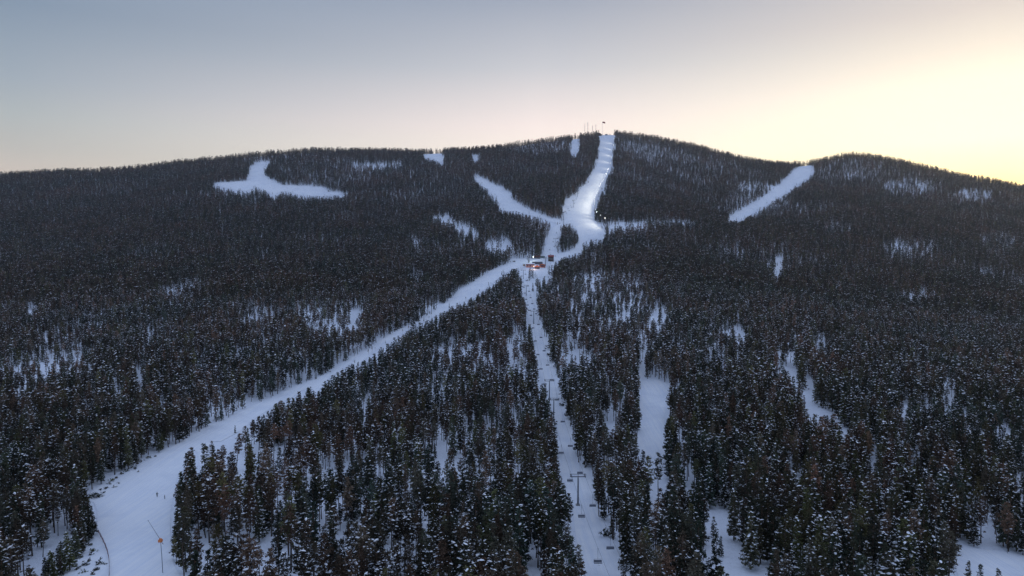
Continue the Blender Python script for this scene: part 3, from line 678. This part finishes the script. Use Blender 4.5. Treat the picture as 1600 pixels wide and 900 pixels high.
# --- floodlights on the right edge of the summit run, plus added in-between lamps
M_lamp=plain('lit_lamp',(.9,.9,.85),.4,0,0,1,((1,.97,.86),60))
M_lamps=plain('lit_lamp_dim',(.9,.9,.85),.4,0,0,1,((1,.97,.86),14))
def flood(px,py,h,power,lm,lbl,first=[None],aim=(-1,-.05,-.40)):
    q,t=at(px,py)
    e=empty('floodlight',tuple(q),label=lbl,cat='floodlight',group='floodlights along the summit run')
    MB().tube([(0,0,-.4),(0,0,h)],[.14,.09],6).build('pole',M_steel,e)
    MB().box((-.35,0,h+.1),(.8,.5,.5)).build('lamp_housing',M_dark,e,bevel=.03)
    MB().box((-.80,0,h+.05),(.10,.8,.6)).build('lamp_glass',lm,e,bevel=.02)
    ld=bpy.data.lights.new('floodlight_beam','SPOT'); ld.energy=power; ld.color=(1,.92,.70); ld.spot_size=R(125); ld.spot_blend=1.0; ld.shadow_soft_size=.4
    lo=bpy.data.objects.new('floodlight_beam',ld); C.objects.link(lo); lo.parent=e; lo.location=(-1.0,0,h)
    lo.rotation_euler=Vector(aim).to_track_quat('-Z','Y').to_euler()
fl=[(946,359,9,1.2,1),(933,347,7,1,1),(929,336,6,.9,0),(930,329,6,.9,0),(930,322,6,1,0),(933,315,6,.9,0),(936,308,6,.9,0),(939,300,6,.8,0),(944,292,6,.8,1),(948,283,6,.8,1),(951,275,6,.7,1),(954,266,6,.25,0),(956,256,6,.4,0),(958,246,6,.35,0),(959,236,6,.35,0),(960,226,6,.35,0)]
lo_=fl[:11]; mid=[((a[0]+b[0])/2,(a[1]+b[1])/2,(a[2]+b[2])/2,(a[3]+b[3])/2,0) for a,b in zip(lo_[:-1],lo_[1:])]  # extra lamps put between the floodlights to even out their bands of light
fl=sorted([q[:3]+(q[3]*.62,q[4]) for q in lo_]+[q[:3]+(q[3]*.62,0) for q in mid]+fl[11:],key=lambda q:-q[1])
for k,(px,py,h,pw,br) in enumerate(fl):
    h+=9
    flood(px,py,h,17000*pw,M_lamp if br else M_lamps,f'{ORD[k] if k else "lowest"} lit floodlight going up the right edge of the summit run'.replace('nearest','lowest'))
# --- station at the junction
def gable(m,w,dp,h0,h1,m_=0,over=.4,thick=.25):
    pass
M_orange=plain('orange_boards',(.75,.20,.09),.7,0,.2,2); M_pink=plain('pale_red_render',(.78,.33,.25),.8,0,.15,2); M_red=plain('red_roof',(.22,.03,.03),.6); M_white=plain('white_paint',(.75,.77,.78),.6,0,.08,2)
M_wood=plain('dark_timber',(.06,.035,.025),.8); M_teal=plain('green_sheet',(.12,.22,.20),.6); M_glass=plain('window_glass',(.03,.04,.05),.15,0,.05,1); M_yel=plain('yellow_panel',(.6,.35,.08),.6)
def building(name,px,py,w,dp,h,wall,roof,label,cat,rise=1.5,style='gable',win=3,stripe=None,rz=0,door=True):
    q,t=at(px,py); e=empty(name,(q[0],q[1]+dp/2,q[2]),rz,label=label,cat=cat)
    MB().box((0,0,h/2-.5),(w,dp,h+1)).build('wall',wall,e)
    m=MB(); o=.5
    if style=='gable':
        V=[(-w/2-o,-dp/2-o,h+.01),(w/2+o,-dp/2-o,h+.01),(w/2+o,dp/2+o,h+.01),(-w/2-o,dp/2+o,h+.01),(-w/2-o,0,h+rise),(w/2+o,0,h+rise),(-w/2-o,-dp/2-o,h+.25),(w/2+o,-dp/2-o,h+.25),(w/2+o,dp/2+o,h+.25),(-w/2-o,dp/2+o,h+.25)]
        m.add(V,[(0,3,2,1),(0,1,7,6),(6,7,5,4),(8,9,4,5),(2,3,9,8),(0,6,4),(3,0,4),(9,3,4),(1,2,5),(7,1,5),(2,8,5)])
    elif style=='front':
        V=[(-w/2-o,-dp/2-o,h+.01),(w/2+o,-dp/2-o,h+.01),(w/2+o,dp/2+o,h+.01),(-w/2-o,dp/2+o,h+.01),(0,-dp/2-o,h+rise),(0,dp/2+o,h+rise)]
        m.add(V,[(0,3,2,1),(0,1,4),(1,2,5,4),(2,3,5),(3,0,4,5)])
    elif style=='hip':
        V=[(-w/2-o,-dp/2-o,h+.01),(w/2+o,-dp/2-o,h+.01),(w/2+o,dp/2+o,h+.01),(-w/2-o,dp/2+o,h+.01),(-w*.12,0,h+rise),(w*.12,0,h+rise)]
        m.add(V,[(0,3,2,1),(0,1,5,4),(1,2,5),(2,3,4,5),(3,0,4)])
    elif style=='shed':
        V=[(-w/2-o,-dp/2-o,h+.01),(w/2+o,-dp/2-o,h+rise*.8),(w/2+o,dp/2+o,h+rise),(-w/2-o,dp/2+o,h+.4)]; V+= [(a,b,c+.35) for a,b,c in V]
        m.add(V,[(3,2,1,0),(4,5,6,7),(0,1,5,4),(1,2,6,5),(2,3,7,6),(3,0,4,7)])
    m.build('roof',roof,e)
    for k in range(win):
        x=-w/2+w*(k+.5)/win; wb=MB(); wb.box((x,-dp/2-.03,h*.55),(w/win*.5,.08,h*.32)); wo=wb.build('window',M_glass,e)
        fb=MB(); 
        for sx in (-1,1): fb.box((x+sx*w/win*.27,-dp/2-.05,h*.55),(.12,.1,h*.36))
        fb.box((x,-dp/2-.05,h*.55+h*.17),(w/win*.54,.1,.12)); fb.build('window_frame',M_white,wo)
    if door: MB().box((w*.42-.4,-dp/2-.04,1.05),(1.0,.08,2.1)).build('door',M_dark,e)
    if stripe: MB().box((0,-dp/2-.06,h-.6),(w+.1,.12,.9)).build('fascia',stripe,e)
    return e
building('lift_station',840,413.5,13,9,3.8,M_dark,M_snowroof,'dark lift station under a sloping snow-covered roof at the junction','lift station',3.0,'shed',4,None)
building('canteen',828.5,418,10.5,6,4.2,M_pink,M_snowroof,'pale red canteen with a dark stripe left of the lift station','canteen',1.2,'gable',3,M_red)
building('orange_kiosk',847.5,418.5,7.5,5,4.0,M_orange,M_orange,'bright orange kiosk beside the lift station','kiosk',1.0,'front',1,M_red)
building('timber_hut',839.5,420.5,6,5,2.6,M_wood,M_orange,'dark timber hut with an orange gable before the lift station','hut',2.6,'front',1,None)
building('green_cabin',847.5,403.5,6.5,4,3.0,M_teal,M_snowroof,'green sheet metal cabin on the slope behind the lift station','cabin',.8,'shed',1,None)
building('red_roofed_lodge',839.5,404.5,7.5,5,3.0,M_wood,M_red,'dark lodge with a red roof at the forest edge','lodge',1.4,'gable',2,None)
building('chalet',861,409,7,6,6.5,M_wood,M_red,'tall dark red chalet among trees right of the lift station','chalet',2.4,'gable',3,None)
building('ticket_booth',819,416,3,2.4,2.4,M_yel,M_white,'small yellow booth at the top of the lift lane','booth',.6,'gable',1,None)
building('white_cabin',803,410,4,3,2.4,M_white,M_snowroof,'small white cabin at the left end of the junction','cabin',.7,'gable',1,None)
building('summit_cabin',935.5,212.5,16,10,4.6,M_wood,M_wood,'dark cabin with a hipped roof on the summit','cabin',5.5,'hip',4,None)
building('top_station',947.5,211.5,6,4,3.0,M_steel,M_snowroof,'small grey lift station on the summit beside the run','lift station',1.0,'shed',1,None)
# yard lamp left of the station
q,t=at(833,411); e=empty('yard_lamp',tuple(q),label='tall lit yard lamp behind the canteen at the junction',cat='lamp')
MB().tube([(0,0,-.3),(0,0,8.2)],[.14,.08],6).build('pole',M_steel,e); MB().tube([(0,0,8.2),(0,-.3,8.5),(0,-.9,8.4)],.08,6).build('bracket',M_steel,e)
M_lampg=plain('lit_lamp_green',(.8,.95,.85),.4,0,0,1,((.75,1,.88),12))
MB().box((0,-1.0,8.25),(.9,.5,.22)).build('lamp_glass',M_lampg,e,bevel=.04)
ld=bpy.data.lights.new('yard_light','POINT'); ld.energy=1500; ld.color=(.85,1,.9); ld.shadow_soft_size=.4; lo=bpy.data.objects.new('yard_light',ld); C.objects.link(lo); lo.parent=e; lo.location=(0,-1.2,7.9)
# warm point light on a post between the canteen and the timber hut
ld=bpy.data.lights.new('kiosk_light','POINT'); ld.energy=900; ld.color=(1,.62,.4); ld.shadow_soft_size=.3; q,t=at(834,421.5); e=empty('lamp_post',tuple(q+np.array([0,0,0])),label='warm lit lamp post between the canteen and the timber hut',cat='lamp')
MB().tube([(0,0,-.3),(0,0,4.2)],.06,6).build('pole',M_steel,e); MB().tube([(0,0,4.2),(0,0,4.5)],[.25,.12],8).build('lamp_head',plain('lit_lamp_warm',(1,.7,.5),.5,0,0,1,((1,.6,.4),12)),e)
lo=bpy.data.objects.new('kiosk_light',ld); C.objects.link(lo); lo.parent=e; lo.location=(0,-.6,4.0)
# flag poles before the station
for k,(px,pb,h) in enumerate(((851.5,417,9.5),(853.2,418,10.5),(856,418,8.5),(859.5,417,7.5))):
    q,t=at(px,pb); e=empty('flagpole',tuple(q),label=['leftmost','second from left','third from left','rightmost'][k]+' of four bare poles in the yard right of the lift station',cat='pole',group='bare poles in the station yard')
    MB().tube([(0,0,-.3),(0,0,h)],[.16,.09],6).build('pole',M_dark if k%2 else M_steel,e); MB().box((0,0,.1),(.7,.7,.4)).build('base',M_conc,e)
# summit masts and flag
for k,(px,top,w_,lb) in enumerate(((913.6,193,.5,'faint thin mast left of the tallest aerial on the summit'),(918.3,191,.9,'tallest lattice aerial mast on the summit'),(925.8,199,.7,'short antenna mast between the aerial and the summit cabin'),(930.8,197,.7,'short mast close beside the summit cabin'))):
    q,t=at(px,213.5 if px>925 else 216); h=(216-top)*t/F; e=empty('antenna_mast',tuple(q),label=lb,cat='mast',group='masts on the summit')
    m=MB()
    for i in range(3):
        a=2.094*i; m.tube([(math.cos(a)*w_*1.6,math.sin(a)*w_*1.6,-.5),(math.cos(a)*w_*.6,math.sin(a)*w_*.6,h)],.16,4)
    nz=int(h/1.5)
    for j in range(nz):
        z=j*1.5; r1=w_*1.6-(w_)*(z/h)
        for i in range(3):
            a=2.094*i;b=2.094*(i+1); m.tube([(math.cos(a)*r1,math.sin(a)*r1,z),(math.cos(b)*r1,math.sin(b)*r1,z+1.5)],.05,3,cap=False)
    m.build('lattice',M_steel,e)
    g=MB(); 
    for j in range(3): g.box((0,-w_,h-1.5-j*2.2),(.5,.25,1.5)); g.box((w_,0,h-2.2-j*2.2),(.25,.4,1.4))
    g.build('antenna_panel',M_white,e)
q,t=at(941.2,213); h=(213-190)*t/F; e=empty('flagpole',tuple(q),label='very tall flagpole with a dark red flag on the summit',cat='flagpole')
MB().tube([(0,0,-.5),(0,0,h)],[.40,.2],6).build('pole',M_white,e)
V=[];Fa=[];n=12
for i in range(n+1):
    for j in range(6): x=-8.0*i/n+ .2; V.append((x*.93,-.9*math.sin(i*.9+j*.3)*i/n,h-.3-j*.82-(i/n)**2*1.3))
for i in range(n):
    for j in range(5): a=i*6+j; Fa.append((a,a+1,a+7,a+6))
fo_=MB().add(V,Fa).build('flag',plain('dark_red_cloth',(.28,.03,.03),.8),e,smooth=True); sm_=fo_.modifiers.new('thick','SOLIDIFY'); sm_.thickness=.03; fo_.scale=(-1,1,1)
# --- snow gun lance on the broad run
q,t=at(254.5,896); hh=(896-843)*t/F/1.0
e=empty('snow_lance',tuple(q),label='snowmaking lance with an orange padded head and long slanting arm on the broad run',cat='snow lance')
MB().tube([(0,0,-.4),(-.15,0,hh*.5),(-.35,0,hh)],[.10,.08,.07],8).build('pole',M_steel,e)
ang=Vector((-3.1,0.6,4.4)); b0=Vector((-.35,0,hh))
MB().tube([b0-ang.normalized()*1.2,b0+ang],[.06,.035],6).build('lance_arm',M_dark,e)
m=MB(); m.box((-.4,0,hh-.15),(.85,.8,.62)); m.box((-.4,0,hh+.3),(.6,.6,.3),taper=.7); m.build('orange_pad',plain('orange_padding',(.75,.24,.08),.6,0,.2,4),e,bevel=.08)
MB().tube([b0+ang,b0+ang+ang.normalized()*.3],.07,6).build('nozzle',M_steel,e)
# --- safety net along the left edge of the run
NP=[(153,833),(157,840),(161,848),(165,857),(168,866),(170,876),(171,887),(171,899),(170,914)]
Q=[at(a,b)[0] for a,b in NP]; e=empty('safety_net',tuple(Q[0]),label='thin reddish safety net curving along the left edge of the broad run',cat='safety net')
e0=Vector(Q[0]); m=MB(); P=[Vector(p)-e0 for p in Q]; pts=[]
for a,b in zip(P[:-1],P[1:]): pts+=[a.lerp(b,k/4) for k in range(4)]
pts.append(P[-1])
for k in (.25,.45,.65,.85,1.05): m.tube([p+Vector((0,0,k+.15)) for p in pts],.018 if k<1 else .035,4)
for a,b in zip(pts[:-1],pts[1:]):
    for f_ in (0,.33,.66): p=a.lerp(b,f_); m.tube([p+Vector((0,0,.35)),p+Vector((0,0,1.2))],.014,3)
m.build('net',plain('red_netting',(.16,.05,.05),.8),e)
for p in P: MB().tube([p+Vector((0,0,-.2)),p+Vector((0,0,1.5))],.035,6).build('post',M_dark,e)
# --- bushes in the snow of the bank
def make_bush(seed,h):
    r=np.random.default_rng(seed); n=10; Cn=r.normal(size=(n,3))*np.array([.42,.42,.28])*h+np.array([0,0,.45*h]); V,Fq=cards(r,Cn,12,np.full(n,.32*h),.34,.12,.9)
    SV,SF=lumps(r,Cn[:4]+np.array([0,0,.3*h]),r.uniform(.08,.2,4)*h)
    me=mesh_np('foliage',np.concatenate([V,SV]),np.concatenate([Fq,SF+len(V)]),[M_spruce,M_cap],np.concatenate([np.zeros(len(Fq),int),np.ones(len(SF),int)]))
    limb=[((0,0,-.1),tuple(c*.8),.03) for c in Cn]; TV,TF=trunk_np(r,h*.5,.05,5,2,limb); return mesh_np('stem',TV,TF,[M_bark]),me
bm=[make_bush(k,1.0) for k in range(4)]
BL=[(149,778,2.2,'round dark bush alone at the left bend of the broad run')]
for px,py,s in ((212,733,.9),(206,731,.8),(199,737,.9),(190,741,1.0),(182,748,.9),(176,752,1.1),(171,757,.8),(166,764,.9),(162,771,.8),(186,756,.6),(220,722,.9),(232,716,1.1),(242,714,.8),(216,738,.6),(178,762,.7),(157,766,.7),(195,728,.8),(160,776,.5),
    (156,882,1.3),(150,892,1.0),(146,862,1.1),(141,868,.9),(139,878,.9),(134,884,1.0),(128,872,.8),(122,890,1.0),(132,895,.8),(145,898,.8),(118,879,.8),(142,853,.9)):
    BL.append((px,py,s,None))
bank=[b for b in BL[1:19]]; low=BL[19:]
for k,(px,py,s,lb) in enumerate(BL):
    q,t=at(px,py); a,b=bm[k%4]; e=empty('bush',tuple(q),k*1.3)
    link('stem',a,e); link('foliage',b,e); e.scale=(s,s,s)
    if lb: tag(e,lb,'bush')
    else:
        g=bank if (px,py,s,lb) in bank else low; srt=sorted(g,key=lambda v:v[0]); i=srt.index((px,py,s,lb))
        tag(e,f'small twiggy bush, {ORD[i].replace("nearest","first")} from the left '+('on the snowy bank above the broad run' if g is bank else 'in the snow left of the safety net'),'bush','bushes on the bank' if g is bank else 'bushes by the safety net')
# two bushes in the lift lane
for px,py,s,lb in ((857,556,2.0,'dark bush on the right side of the lift lane, farther up'),(878,635,2.0,'bush on the right side of the lift lane beside the second pylon'),(950,838,2.2,'small dark shrub at the right edge of the lift lane near the bottom'),(1026,706,.1,None)):
    if not lb: continue
    q,t=at(px,py); a,b=bm[int(px)%4]; e=empty('bush',tuple(q),px); link('stem',a,e); link('foliage',b,e); e.scale=(s,)*3; tag(e,lb,'bush')
# --- two people on the run
def person(px,py,hgt_,rz,pose,col,lbl):
    q,t=at(px,py); e=empty('person',tuple(q),rz,label=lbl,cat='person',group='people on the broad run')
    me=bpy.data.meshes.new('body'); o=link('body',me,e)
    a=pose
    vv=[((0,0,.95),(.15,.12)),((0,0,1.15),(.13,.10)),((0,0,1.38),(.18,.11)),((0,.01,1.52),(.06,.06)),((0,.02,1.60),(.085,.095)),((0,.02,1.70),(.085,.10)),
        ((-.2,0,1.42),(.075,.07)),((-.30,.02+a*.08,1.16),(.055,.055)),((-.30,.16+a*.1,.98),(.042,.042)),((-.29,.22+a*.1,.92),(.045,.03)),
        ((.2,0,1.42),(.075,.07)),((.31,.05,1.16),(.055,.055)),((.30,.20,1.0),(.042,.042)),((.29,.27,.95),(.045,.03)),
        ((-.11,0,.86),(.10,.10)),((-.13,.06+a*.1,.50),(.07,.07)),((-.14,-.02+a*.12,.10),(.05,.05)),((-.14,.14+a*.12,.05),(.05,.04)),
        ((.11,0,.86),(.10,.10)),((.13,.06-a*.06,.50),(.07,.07)),((.15,-.04-a*.1,.10),(.05,.05)),((.15,.12-a*.1,.05),(.05,.04))]
    ed=[(0,1),(1,2),(2,3),(3,4),(4,5),(2,6),(6,7),(7,8),(8,9),(2,10),(10,11),(11,12),(12,13),(0,14),(14,15),(15,16),(16,17),(0,18),(18,19),(19,20),(20,21)]
    me.from_pydata([v for v,_ in vv],ed,[]); me.update()
    sk=o.modifiers.new('skin','SKIN'); sk.use_smooth_shade=True
    for i,(_,r) in enumerate(vv): me.skin_vertices[0].data[i].radius=r
    me.skin_vertices[0].data[0].use_root=True
    o.modifiers.new('sub','SUBSURF').levels=1
    def f(t,b):
        c=node(t,'ShaderNodeTexCoord').outputs['Object']; s=node(t,'ShaderNodeSeparateXYZ'); t.links.new(c,s.inputs[0])
        rr=ramp(t,mth(t,'DIVIDE',s.outputs[2],1.8),[(0,(.02,.02,.02)),(.08,(.03,.035,.04)),(.48,col),(.835,(.35,.22,.17)),(.94,(.03,.03,.03))],'CONSTANT'); t.links.new(rr,b.inputs['Base Color']); b.inputs['Roughness'].default_value=.8
    me.materials.append(mat('clothes',f)); e.scale=(hgt_/1.8,)*3
    MB().tube([(0,.02,1.70),(0,.02,1.76),(0,.02,1.82)],[.115,.115,.05],10).build('woolly_hat',M_dark,e,smooth=True)
    for s in (-1,1):
        MB().box((s*.03,.118,1.665),(.018,.01,.012)).build('eye',M_dark,e)
person(245.5,777,1.85,.3,1,(.03,.06,.06),'taller person in dark clothes walking on the broad run')
person(257.5,780,1.5,2.2,-.6,(.04,.05,.07),'shorter person in dark clothes at the right of the taller one')
# ------------------------------------------------------------------ evening haze filling the valley
zmin=float(GZ.min()); hz=MB(); top=max(float(GZ.max())+70,CAMZ+20)
hz.box((0,(GY[0]+GY[-1])/2,(zmin-1+top)/2),(GX[-1]-GX[0]+20,GY[-1]-GY[0]+20,top-zmin+1))
hm=bpy.data.materials.new('haze'); hm.use_nodes=True; t=hm.node_tree; t.nodes.clear(); o_=t.nodes.new('ShaderNodeOutputMaterial'); v_=t.nodes.new('ShaderNodeVolumePrincipled')
v_.inputs['Color'].default_value=(.80,.84,.95,1); v_.inputs['Density'].default_value=.00008; v_.inputs['Anisotropy'].default_value=.72
t.links.new(v_.outputs[0],o_.inputs['Volume'])
tag(hz.build('haze',hm),None,None,None,'stuff')
